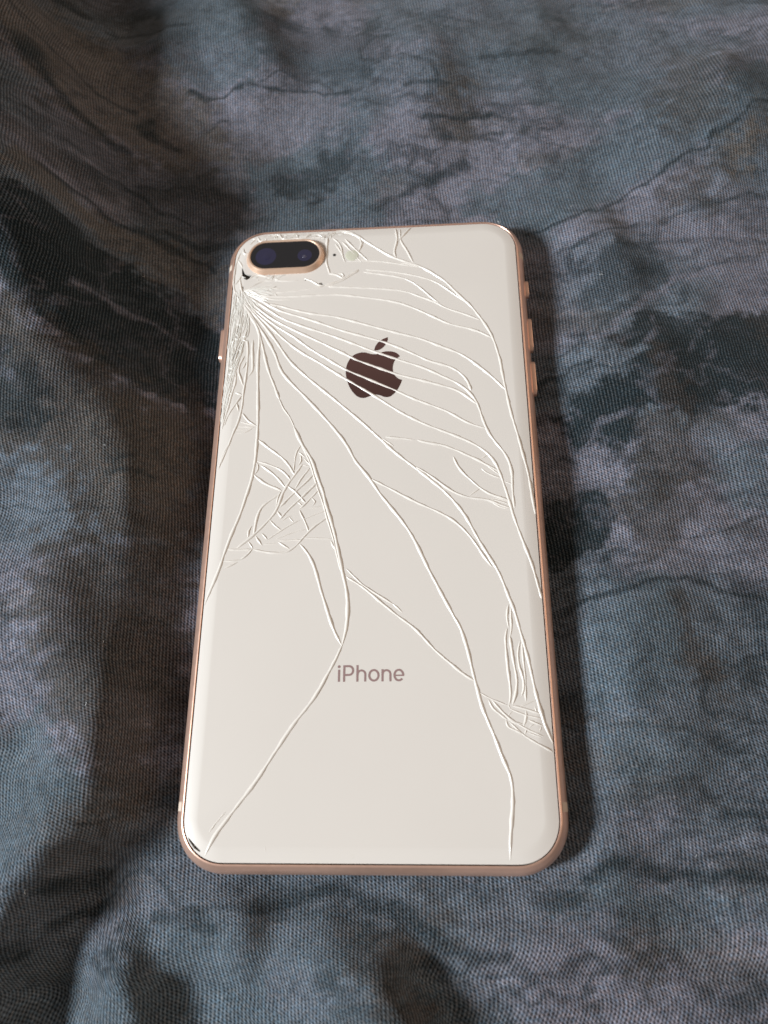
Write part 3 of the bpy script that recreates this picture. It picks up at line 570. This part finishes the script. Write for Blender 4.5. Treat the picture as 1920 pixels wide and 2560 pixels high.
    fab = np.stack([U, V, np.zeros_like(U)], -1).reshape(-1, 3)*MM
    fa = me.attributes.new('fabric', 'FLOAT_VECTOR', 'POINT'); fa.data.foreach_set('vector', fab.astype(np.float32).ravel())
    o = bpy.data.objects.new('bed_cloth', me); col.objects.link(o)
    # --- woven twill
    m, nt, b = mat('printed_twill'); N = nt.nodes; L = nt.links
    def math_(op, a, b_=None, c=None):
        n = N.new('ShaderNodeMath'); n.operation = op
        for i, v in enumerate((a, b_, c)):
            if v is None: continue
            if isinstance(v, (int, float)): n.inputs[i].default_value = v
            else: L.new(v, n.inputs[i])
        return n.outputs[0]
    tc = N.new('ShaderNodeTexCoord'); sp = N.new('ShaderNodeSeparateXYZ'); fa_n = N.new('ShaderNodeAttribute'); fa_n.attribute_name = 'fabric'; FV = fa_n.outputs['Vector']; L.new(FV, sp.inputs[0])
    def noise(scale, detail=2, vec=None):
        n = N.new('ShaderNodeTexNoise'); n.inputs['Scale'].default_value = scale; n.inputs['Detail'].default_value = detail
        L.new(vec or FV, n.inputs['Vector']); return n.outputs['Fac']
    wob = noise(22, 2); wob2 = noise(160, 2)
    x = math_('ADD', math_('MULTIPLY', sp.outputs[0], 1000), math_('ADD', math_('MULTIPLY', wob, 5.0), math_('MULTIPLY', wob2, .55)))
    y = math_('ADD', math_('MULTIPLY', sp.outputs[1], 1000), math_('MULTIPLY', noise(19, 2), 5.0))
    TW = 2*math.pi
    u = math_('MULTIPLY', math_('ADD', x, math_('MULTIPLY', y, .08)), TW/.78)
    wale = math_('SINE', u)
    v = math_('MULTIPLY', math_('ADD', y, math_('MULTIPLY', x, .62)), TW/.62)
    rib = math_('SINE', v)
    fleck = noise(2100, 2)
    thread = math_('ADD', math_('MULTIPLY', wale, .33), math_('MULTIPLY', rib, .30))
    thread = math_('ADD', thread, math_('MULTIPLY', math_('SUBTRACT', fleck, .5), 1.5))
    fac = math_('MAXIMUM', math_('ADD', 1.0, math_('MULTIPLY', thread, 1.2)), .08)
    pr = N.new('ShaderNodeAttribute'); pr.attribute_name = 'print'
    vm = N.new('ShaderNodeVectorMath'); vm.operation = 'SCALE'; L.new(pr.outputs['Color'], vm.inputs[0]); L.new(fac, vm.inputs['Scale'])
    # pale undyed yarn glinting through
    pale = math_('MULTIPLY', math_('POWER', math_('MAXIMUM', math_('ADD', math_('MULTIPLY', wale, .55), math_('MULTIPLY', math_('SUBTRACT', fleck, .42), 2.2)), 0), 1.6), .062)
    va = N.new('ShaderNodeVectorMath'); va.operation = 'ADD'; L.new(vm.outputs[0], va.inputs[0])
    cmb = N.new('ShaderNodeCombineXYZ')
    for i in range(3): L.new(pale, cmb.inputs[i])
    L.new(cmb.outputs[0], va.inputs[1]); L.new(va.outputs[0], b.inputs['Base Color'])
    # individual yarns lean to blue or to rose
    hue = N.new('ShaderNodeTexNoise'); hue.inputs['Scale'].default_value = 1300; hue.inputs['Detail'].default_value = 1
    L.new(FV, hue.inputs['Vector'])
    hm = N.new('ShaderNodeMix'); hm.data_type = 'RGBA'; hm.inputs['A'].default_value = (.86, 1.0, 1.12, 1); hm.inputs['B'].default_value = (1.12, .99, .94, 1)
    hr = N.new('ShaderNodeMapRange'); hr.inputs['From Min'].default_value = .3; hr.inputs['From Max'].default_value = .7; L.new(hue.outputs['Fac'], hr.inputs['Value']); L.new(hr.outputs['Result'], hm.inputs['Factor'])
    vh = N.new('ShaderNodeVectorMath'); vh.operation = 'MULTIPLY'; L.new(va.outputs[0], vh.inputs[0]); L.new(hm.outputs['Result'], vh.inputs[1]); L.new(vh.outputs[0], b.inputs['Base Color'])
    bump = N.new('ShaderNodeBump'); bump.inputs['Strength'].default_value = .7; bump.inputs['Distance'].default_value = .00016
    L.new(thread, bump.inputs['Height']); L.new(bump.outputs[0], b.inputs['Normal'])
    b.inputs['Roughness'].default_value = .92; b.inputs['Specular IOR Level'].default_value = .15
    b.inputs['Sheen Weight'].default_value = .06; b.inputs['Sheen Roughness'].default_value = .5
    me.materials.append(m)
    o['kind'] = 'structure'
    o['label'] = 'rumpled grey lilac and dark teal marbled cotton bed cloth under the phone'
    return o
cloth = build_cloth()

# ------------------------------------------------------------------ phone
phone = empty('phone')
phone['label'] = 'smartphone with rose gold frame and shattered cream glass back lying face down on cloth'
phone['category'] = 'phone'

# metal band
RR = 3.65
prof = [(1.98, 6.0), (1.97, 6.80), (1.90, 6.87), (1.80, 6.86), (1.50, 6.66)]
a0 = math.acos((RR-1.40)/RR)
for k in range(17):
    a = a0+(-math.pi/2-a0)*k/16
    prof.append((RR-RR*math.cos(a), RR+RR*math.sin(a)))
rings = []
for ins, z in prof: rings.append([(x, y, z) for x, y in rrect(ins)])
v, f = loop_sweep(rings)
n = len(rings[0]); f = [q[::-1] for q in f]
frame = mesh_obj('frame', v, f, M_FRAME, phone); sharp(frame, 28)
# plastic antenna breaks follow the rounded side
def band(side, y0, y1):
    vs = []; fs = []; ys = (y0, y0+.12, y1-.12, y1); K = 14
    for j, y in enumerate(ys):
        rr = RR+(.025 if j in (1, 2) else -.02)
        for k in range(K+1):
            a = a0*.98+(-1.3-a0)*k/K
            vs.append((side*(HX-RR+rr*math.cos(a)), y, RR+rr*math.sin(a)))
    for j in range(3):
        for k in range(K):
            q = (j*(K+1)+k, j*(K+1)+k+1, (j+1)*(K+1)+k+1, (j+1)*(K+1)+k)
            fs.append(q if side < 0 else q[::-1])
    o = mesh_obj('antenna_band', vs, fs, M_BAND, frame); sharp(o, 40)
for s_ in (-1, 1):
    band(s_, -67.7, -65.8); band(s_, 65.9, 67.7)
# side keys: pill shapes standing out of the band
def key(name, side, y0, y1, out, hz=1.35):
    vs = []; fs = []; K = 10; rings = []
    x_in, x_out = HX-1.2, HX+out
    for x, g in ((x_in, 0), (x_out-.18, 0), (x_out-.05, .07), (x_out, .22)):
        ring = []
        r = hz-g
        for k in range(K+1): a = -math.pi+math.pi*k/K; ring.append((side*x, y0+hz+r*math.sin(a) if False else y0+hz-r*math.sin(math.pi*k/K), RR-r*math.cos(math.pi*k/K)))
        for k in range(K+1): ring.append((side*x, y1-hz+r*math.sin(math.pi*k/K), RR+r*math.cos(math.pi*k/K)))
        rings.append(ring)
    vs, fs = loop_sweep(rings); m_ = len(rings[0])
    fs.append(tuple(range(len(vs)-m_, len(vs))))
    o = mesh_obj(name, vs, fs, M_FRAME, phone)
    bm = bmesh.new(); bm.from_mesh(o.data); bmesh.ops.recalc_face_normals(bm, faces=bm.faces); bm.to_mesh(o.data); bm.free()
    sharp(o, 40)
key('mute_switch', 1, 55.1, 60.0, .75, 1.1)
key('volume_button', 1, 38.7, 48.4, .75); key('volume_button', 1, 26.3, 35.7, .75)
key('side_button', -1, 39.1, 48.7, .55)
# screen side, pressed into the cloth
o_ = rrect(2.2); m_ = len(o_)
v, f = loop_sweep([[(x, y, .75) for x, y in rrect(2.0)], [(x, y, .25) for x, y in o_], [(x, y, .02) for x, y in rrect(2.8)]])
f.append(tuple(range(2*m_, 3*m_))[::-1])
mesh_obj('screen', v, f, M_BLACK, phone)

# ---- back glass: backing sheet, shards cut out by the cracks, raised crack edges
GI = 2.22                                        # inset of the glass edge
ZT = 7.3
def edge_dist(x, y):
    """distance inwards from the glass edge"""
    ax, ay = abs(x), abs(y); r = RC-GI; cx, cy = HX-GI-r, HY-GI-r
    dx, dy = ax-cx, ay-cy
    if dx > 0 and dy > 0: return r*1.006-math.hypot(dx, dy)
    return min(HX-GI-ax, HY-GI-ay)
def zs(x, y):
    d = max(0.0, min(1.0, edge_dist(x, y)/2.9))
    return ZT-.54*(1-d)**1.4
# impact hollow: the glass is pushed in around the upper left corner
IMP = np.array((-34.3, 59.0))

outline = rrect(GI)
back = mesh_obj('back_glass', [(x, y, 6.05) for x, y in rrect(1.94)], [tuple(range(len(outline)))], M_BACK, phone)
back['label'] = 'cream glass back shattered from the corner beside the camera'

lines = []
for w, p in CRACKS:
    q = np.array(catmull(p, .5)); n_ = len(q)
    if n_ > 6:                                   # iron out the small kinks of the tracing
        for it in range(3):
            q[1:-1] = .5*q[1:-1]+.25*(q[:-2]+q[2:])
        if n_ > 40:
            for it in range(10): q[1:-1] = .5*q[1:-1]+.25*(q[:-2]+q[2:])
        keep = [0]+list(range(2, n_-2, 2))+[n_-1]; q = q[keep]
    lines.append((w, [tuple(a) for a in q], False))
# fine splintering that runs down the left edge from the impact point
def strip_w(y):
    return np.interp(y, (20, 27, 36, 46, 54, 60, 66), (.5, 1.5, 3.3, 5.2, 4.6, 2.6, 1.6))
for i in range(150):
    a = random.random(); y = random.uniform(24, 59); ln = random.uniform(1.5, 8) ; p = []
    a1 = a+random.gauss(-.12, .12); ph = random.random()*6; k_ = max(3, int(ln/.8))
    for k in range(k_+1):
        t = k/k_; yy = y-ln*t
        p.append((-36.75+strip_w(yy)*(a+(a1-a)*t)+.10*math.sin(ph+t*ln*.9), yy))
    if p[-1][1] > 19 and min(q[0] for q in p) > -36.8: lines.append((random.uniform(.2, .42), p, True))
for i in range(60):
    y = random.uniform(27, 60); a = random.uniform(.05, .8); x = -36.7+strip_w(y)*a; d = math.radians(random.gauss(-38, 30)); ln = random.uniform(.5, 1.5)
    p = [(x+math.cos(d)*ln*t, y+math.sin(d)*ln*t) for t in (0, .5, 1)]
    lines.append((random.uniform(.2, .4), p, True))
for i in range(80):
    a = math.radians(random.uniform(-97, 12)); r0 = random.uniform(.4, 4); r1 = r0+random.uniform(1.5, 7); bend = random.gauss(0, .25)
    p = [(IMP[0]+math.cos(a+bend*(r-r0)/8)*r, IMP[1]-.5+math.sin(a+bend*(r-r0)/8)*r) for r in np.linspace(r0, r1, 6)]
    if min(q[0] for q in p) > -36.8: lines.append((random.uniform(.18, .36), p, True))
for i in range(120):
    # crumbled rim around the camera
    x0 = random.uniform(-35, -8); y0 = random.choice((random.uniform(73.6, 76.6), random.uniform(73.8, 76.6), random.uniform(60.5, 62.5)))
    if x0 > -24 and y0 < 70: continue
    a = random.uniform(0, math.pi); ln = random.uniform(.8, 2.6)
    p = [(x0, y0), (x0+math.cos(a)*ln*.5+random.gauss(0, .2), y0+math.sin(a)*ln*.4), (x0+math.cos(a)*ln, y0+math.sin(a)*ln*.7)]
    if all(edge_dist(*q) > .15 for q in p): lines.append((random.uniform(.18, .34), p, True))

# slivers of glass that have dropped out of the crushed zone
for i in range(16):
    if i < 10: y = random.uniform(30, 58); x = -36.6+strip_w(y)*random.uniform(.15, .8)
    else: x = random.uniform(-34, -9); y = random.choice((random.uniform(74.2, 75.8), random.uniform(59.5, 61.5)))
    a = random.uniform(0, 6.28); r = random.uniform(.18, .42)
    CHIPS.append([(x+r*1.5*math.cos(a), y+r*1.5*math.sin(a)), (x+r*.6*math.cos(a+1.9), y+r*.6*math.sin(a+1.9)), (x+r*math.cos(a+3.4), y+r*math.sin(a+3.4)), (x+r*.5*math.cos(a+4.8), y+r*.5*math.sin(a+4.8))])
pts = []; edges = []; is_crack = []
def add_loop(P, crack, closed=True):
    i0 = len(pts); pts.extend(Vector(p) for p in P); n = len(P)
    for i in range(n if closed else n-1):
        edges.append((i0+i, i0+(i+1) % n)); is_crack.append(crack)
add_loop(outline, False)
for ins in (.25, .7, 1.2, 1.8, 2.3, 2.7, 2.95): add_loop(rrect(GI+ins), False)
for w, p, fine in lines: add_loop([q for q in p if edge_dist(*q) > .05], True, False)
for c in CHIPS: add_loop(c, True)
cv, ce, cf, ov, oe, of = delaunay_2d_cdt(pts, edges, [], 0, 1e-4, True)
crack_e = set()
for e, src in zip(ce, oe):
    if any(is_crack[s] for s in src if s < len(is_crack)): crack_e.add(tuple(sorted(e)))
adj = {}
for i, t in enumerate(cf):
    for k in range(len(t)):
        e = tuple(sorted((t[k], t[(k+1) % len(t)])))
        adj.setdefault(e, []).append(i)
seen = [-1]*len(cf); groups = []
for i in range(len(cf)):
    if seen[i] >= 0: continue
    g = []; st_ = [i]; seen[i] = len(groups)
    while st_:
        j = st_.pop(); g.append(j); t = cf[j]
        for k in range(len(t)):
            e = tuple(sorted((t[k], t[(k+1) % len(t)])))
            if e in crack_e: continue
            for m2 in adj[e]:
                if seen[m2] < 0: seen[m2] = len(groups); st_.append(m2)
    groups.append(g)
def in_poly(x, y, P):
    r = False
    for i in range(len(P)):
        p, q = P[i-1], P[i]
        if (p[1] > y) != (q[1] > y) and x < (q[0]-p[0])*(y-p[1])/(q[1]-p[1])+p[0]: r = not r
    return r
tri_area = lambda t: abs((cv[t[1]].x-cv[t[0]].x)*(cv[t[2]].y-cv[t[0]].y)-(cv[t[2]].x-cv[t[0]].x)*(cv[t[1]].y-cv[t[0]].y))/2
big = sorted(groups, key=lambda g: -sum(tri_area(cf[j]) for j in g))
rest_v = []; rest_f = []
n_sh = 0
for gi, g in enumerate(big):
    ar = sum(tri_area(cf[j]) for j in g)
    if ar < 1e-4: continue
    ids = sorted({i for j in g for i in cf[j]})
    cx = sum(cv[i].x for i in ids)/len(ids); cy = sum(cv[i].y for i in ids)/len(ids)
    tc_ = [sum(cv[i].x for i in cf[g[0]])/3, sum(cv[i].y for i in cf[g[0]])/3]
    if any(in_poly(tc_[0], tc_[1], c) for c in CHIPS): continue
    size = math.sqrt(ar); near = math.exp(-((cx-IMP[0])**2/60+max(0, abs(cy-IMP[1])-12)**2/200))
    amp = (.012+.085*near)
    dz = random.uniform(-1, .6)*amp; tx = random.gauss(0, 1)*amp/max(size, .8); ty = random.gauss(0, 1)*amp/max(size, .8)
    zz = lambda i: zs(cv[i].x, cv[i].y)+max(-.12, min(.05, dz+tx*(cv[i].x-cx)+ty*(cv[i].y-cy)))
    mp = {i: k for k, i in enumerate(ids)}
    vs = [(cv[i].x, cv[i].y, zz(i)) for i in ids]; fs = []
    cnt = {}
    for j in g:
        t = [mp[i] for i in cf[j]]
        a, b_, c = (vs[t[0]], vs[t[1]], vs[t[2]])
        if (b_[0]-a[0])*(c[1]-a[1])-(c[0]-a[0])*(b_[1]-a[1]) < 0: t = t[::-1]
        fs.append(tuple(t))
        for k in range(3): cnt[(t[k], t[(k+1) % 3])] = 1
    ntop = len(fs)
    for (a, b_) in list(cnt):
        if (b_, a) in cnt: continue
        k = len(vs)
        vs += [vs[a], vs[b_], (vs[b_][0], vs[b_][1], vs[b_][2]-.55), (vs[a][0], vs[a][1], vs[a][2]-.55)]
        fs.append((k+1, k, k+3, k+2))
    if n_sh < 280:
        o = mesh_obj('glass_shard', vs, fs, M_CRUSH if (ar < 7 and near > .25) or (ar < 9 and cy > 59.5 and cx < -3) else M_GLASS, back); n_sh += 1
        o.data.polygons.foreach_set('use_smooth', [i < ntop for i in range(len(o.data.polygons))])
    else:
        k = len(rest_v); rest_v += vs; rest_f += [tuple(i+k for i in q) for q in fs]
if rest_v:
    o = mesh_obj('glass_splinters', rest_v, rest_f, M_CRUSH, back); o['kind'] = 'stuff'

# raised, light-catching crack edges
def ridge(p, w, hgt, seed):
    r = random.Random(seed)
    n = len(p); vs = []; fs = []; K = 7; ph = r.random()*6.28; ph2 = r.random()*6.28; acc = 0.0
    for i, (x, y) in enumerate(p):
        a = p[max(0, i-1)]; b_ = p[min(n-1, i+1)]
        tx, ty = b_[0]-a[0], b_[1]-a[1]; l = math.hypot(tx, ty)+1e-9; nx_, ny_ = -ty/l, tx/l
        acc += l*.5; var = 1+.16*math.sin(acc*.55+ph)+.12*math.sin(acc*1.7+ph2)
        end = var*min(1, .35+.65*min(i, n-1-i)/1.5)
        ww = w*.5*(.93+.14*r.random())*end; hh = hgt*(.9+.2*r.random())*end
        off = r.gauss(0, .012)
        for k in range(K):
            u = -1+2*k/(K-1); X = x+nx_*(u*ww+off); Y = y+ny_*(u*ww+off)
            prof_ = max(0, 1-abs(u)**1.7)
            vs.append((X, Y, zs(x, y)-.05+(.05+hh)*prof_))
    for i in range(n-1):
        for k in range(K-1):
            fs.append((i*K+k, i*K+k+1, (i+1)*K+k+1, (i+1)*K+k)[::-1])
    return vs, fs
fine_v = []; fine_f = []
for i, (w, p, fine) in enumerate(lines):
    p = [q for q in p if edge_dist(*q) > .02]
    if len(p) < 2: continue
    if fine or w < .6:
        q = catmull(p, .3 if fine else .45); p = [tuple(a) for a in q]
    W = w*1.2+.05 if fine else w*1.12+.17; vs, fs = ridge(p, W, (.40 if fine else .36 if w < .45 else .28)*W, i)
    if fine:
        k = len(fine_v); fine_v += vs; fine_f += [tuple(a+k for a in q) for q in fs]
    else:
        mesh_obj('crack', vs, fs, M_CRACK, back, True)
o = mesh_obj('crack_splinters', fine_v, fine_f, M_CRUSH, back, True); o['kind'] = 'stuff'
o['label'] = 'crushed splinters of glass along the edge below the camera'

# ---- emblem (mirror inlay under the glass)
def corner_smooth(P, corners, step=.25):
    n = len(P); out = []; cs = sorted(corners)
    for a, b_ in zip(cs, cs[1:]+[cs[0]+n]):
        seg = [P[i % n] for i in range(a, b_+1)]
        out += [tuple(q) for q in catmull(seg, step)][:-1]
    return out
def flat(name, P, z, m, parent):
    return mesh_obj(name, [(x, y, z) for x, y in P], [tuple(range(len(P)))] , m, parent)
emb = empty('emblem', phone)
emb['label'] = 'dark mirrored fruit shaped emblem with a bite'
def ccw(P):
    return P if sum(P[i-1][0]*P[i][1]-P[i][0]*P[i-1][1] for i in range(len(P))) > 0 else P[::-1]
flat('emblem_body', ccw(corner_smooth(EMBLEM_BODY, [0, 18, 24])), ZT+.045, M_EMBLEM, emb)
flat('emblem_leaf', ccw(corner_smooth(EMBLEM_LEAF, [0, 4])), ZT+.045, M_EMBLEM, emb)

# ---- lettering
let = empty('lettering', phone)
let['label'] = 'small dull rose lettering'
BL, XH, CAP, SW = -42.47, -39.93, -39.03, .43
def ribbon(P, w, vs, fs, z, closed=False):
    n = len(P); k0 = len(vs)
    for i in range(n):
        a = P[i-1] if (i or closed) else P[i]; b_ = P[(i+1) % n] if (i < n-1 or closed) else P[i]
        tx, ty = b_[0]-a[0], b_[1]-a[1]; l = math.hypot(tx, ty)+1e-9
        ww = w[i] if isinstance(w, list) else w
        vs.append((P[i][0]-ty/l*ww/2, P[i][1]+tx/l*ww/2, z)); vs.append((P[i][0]+ty/l*ww/2, P[i][1]-tx/l*ww/2, z))
    for i in range(n if closed else n-1):
        a, b_ = k0+2*i, k0+2*((i+1) % n); fs.append((a, a+1, b_+1, b_))
def arc(cx, cy, rx, ry, a0, a1, n=22):
    return [(cx+rx*math.cos(math.radians(a0+(a1-a0)*i/n)), cy+ry*math.sin(math.radians(a0+(a1-a0)*i/n))) for i in range(n+1)]
z0 = ZT+.045
def letter(strokes, dots=()):
    vs = []; fs = []
    for i, (P, w, cl) in enumerate(strokes): ribbon(P, w, vs, fs, z0+i*.004, cl)
    for cx, cy, r in dots:
        k = len(vs); vs += [(x, y, z0) for x, y in arc(cx, cy, r, r, 0, 345, 23)]; fs.append(tuple(range(k, len(vs))))
    mesh_obj('letter', vs, fs, M_LETTER, let)
letter([([(-6.46, BL), (-6.46, XH-.02)], SW, False)], [(-6.47, -39.33, .30)])
h_ = SW/2
letter([([(-5.38, BL), (-5.38, CAP)], SW, False),
        ([(-5.2, CAP-h_), (-4.4, CAP-h_)]+arc(-4.38, (CAP-41.28)/2-.0, .86, (CAP+41.28)/2-h_, 90, -90)[1:]+[(-5.2, -41.28+h_)], SW, False)])
letter([([(-2.60, BL), (-2.60, CAP)], SW, False),
        ([(-2.5, -41.0)]+arc(-1.77, -40.98, .82, .82, 165, 0)+[(-.95, BL)], SW*.97, False)])
letter([(arc(.86, -41.19, 1.18-h_, 1.30-h_, 0, 345, 35), SW, True)])
letter([([(2.66, BL), (2.66, XH)], SW, False),
        ([(2.76, -41.0)]+arc(3.49, -40.98, .82, .82, 165, 0)+[(4.31, BL)], SW*.97, False)])
letter([(arc(6.07, -41.19, 1.13-h_, 1.30-h_, -3, 318, 35), SW, False),
        ([(5.2, -41.24), (7.17, -41.24)], SW*.72, False)])

# ---- camera module
CX, CY, LH = -23.27, 68.5, 4.93
def stadium(r, n=20, cx=CX, cy=CY):
    P = []
    for k in range(n+1): a = -math.pi/2+math.pi*k/n; P.append((cx+LH+r*math.cos(a), cy+r*math.sin(a)))
    for k in range(n+1): a = math.pi/2+math.pi*k/n; P.append((cx-LH+r*math.cos(a), cy+r*math.sin(a)))
    return P
cm = empty('camera_module', phone)
prof = [(5.48, 7.0), (5.48, 7.36), (5.38, 7.55), (4.80, 8.40), (4.74, 8.48), (4.42, 8.48), (4.27, 8.38), (4.23, 8.10)]
v, f = loop_sweep([[(x, y, z) for x, y in stadium(r)] for r, z in prof])
sharp(mesh_obj('camera_ring', v, f, M_RING, cm), 30)
st4 = stadium(4.24); k = len(st4)
v, f = loop_sweep([[(x, y, 8.1) for x, y in st4], [(x, y, 8.28) for x, y in stadium(4.22)], [(x, y, 8.34) for x, y in stadium(4.10)]])
f.append(tuple(range(2*k, 3*k)))
cover = mesh_obj('lens_cover', v, f, M_LENSCOVER, cm); sharp(cover, 20)
def dome(name, cx, cy, r, z, h, m, parent):
    v = []; K = 32
    for j in range(6):
        t = j/6; rr = r*math.cos(t*math.pi/2); v += [(cx+rr*math.cos(2*math.pi*i/K), cy+rr*math.sin(2*math.pi*i/K), z+h*math.sin(t*math.pi/2)) for i in range(K)]
    v, f = v, [(j*K+i, j*K+(i+1) % K, (j+1)*K+(i+1) % K, (j+1)*K+i) for j in range(5) for i in range(K)]
    f.append(tuple(range(5*K, 6*K)))
    return mesh_obj(name, v, f, m, parent, True)
dome('lens', -28.3, 68.15, 2.75, 8.345, .03, M_LENS, cover); dome('lens', -18.0, 68.0, 1.9, 8.345, .03, M_LENS, cover)
dome('lens_core', -28.1, 68.0, 1.0, 8.378, .05, M_LENS, cover); dome('lens_core', -18.1, 67.6, .5, 8.378, .10, M_LENS_GLINT, cover)
# flash and rear microphone
fl = dome('flash', -5.7, 68.1, 1.75, ZT+.03, .14, M_FLASH, phone)
dome('microphone_hole', -10.3, 68.5, .42, ZT+.02, .03, M_HOLE, phone)

# ---- a little lint caught on the cloth
lv = []; lf = []
for i in range(34):
    x = random.uniform(-95, 95); y = random.uniform(-98, 160)
    if i < 5: x, y = ((20.2, 147.0), (-73.5, 68.0), (-59.5, 9.5), (84.0, 45.0), (-57.0, -48.0))[i]
    if abs(x) < HX+2 and abs(y) < HY+2: continue
    ln = random.uniform(.5, 1.6); a = random.uniform(0, 6.28); bend = random.gauss(0, .9); th = random.uniform(.025, .05); z = float(height(np.array([[x]]), np.array([[y]]))[0, 0])+.12
    k0 = len(lv); n = 6
    for j in range(n):
        aa = a+bend*j/n
        x += math.cos(aa)*ln/n; y += math.sin(aa)*ln/n
        for c in range(3): lv.append((x-math.sin(aa)*th*math.cos(c*2.094), y+math.cos(aa)*th*math.cos(c*2.094), z+.05*math.sin(j)+th*math.sin(c*2.094)))
    for j in range(n-1):
        for c in range(3): lf.append((k0+j*3+c, k0+j*3+(c+1) % 3, k0+j*3+3+(c+1) % 3, k0+j*3+3+c))
lint = mesh_obj('lint', lv, lf, M_LINT); lint['kind'] = 'stuff'; lint['label'] = 'stray pale lint fibres caught on the bed cloth'; lint['category'] = 'lint'
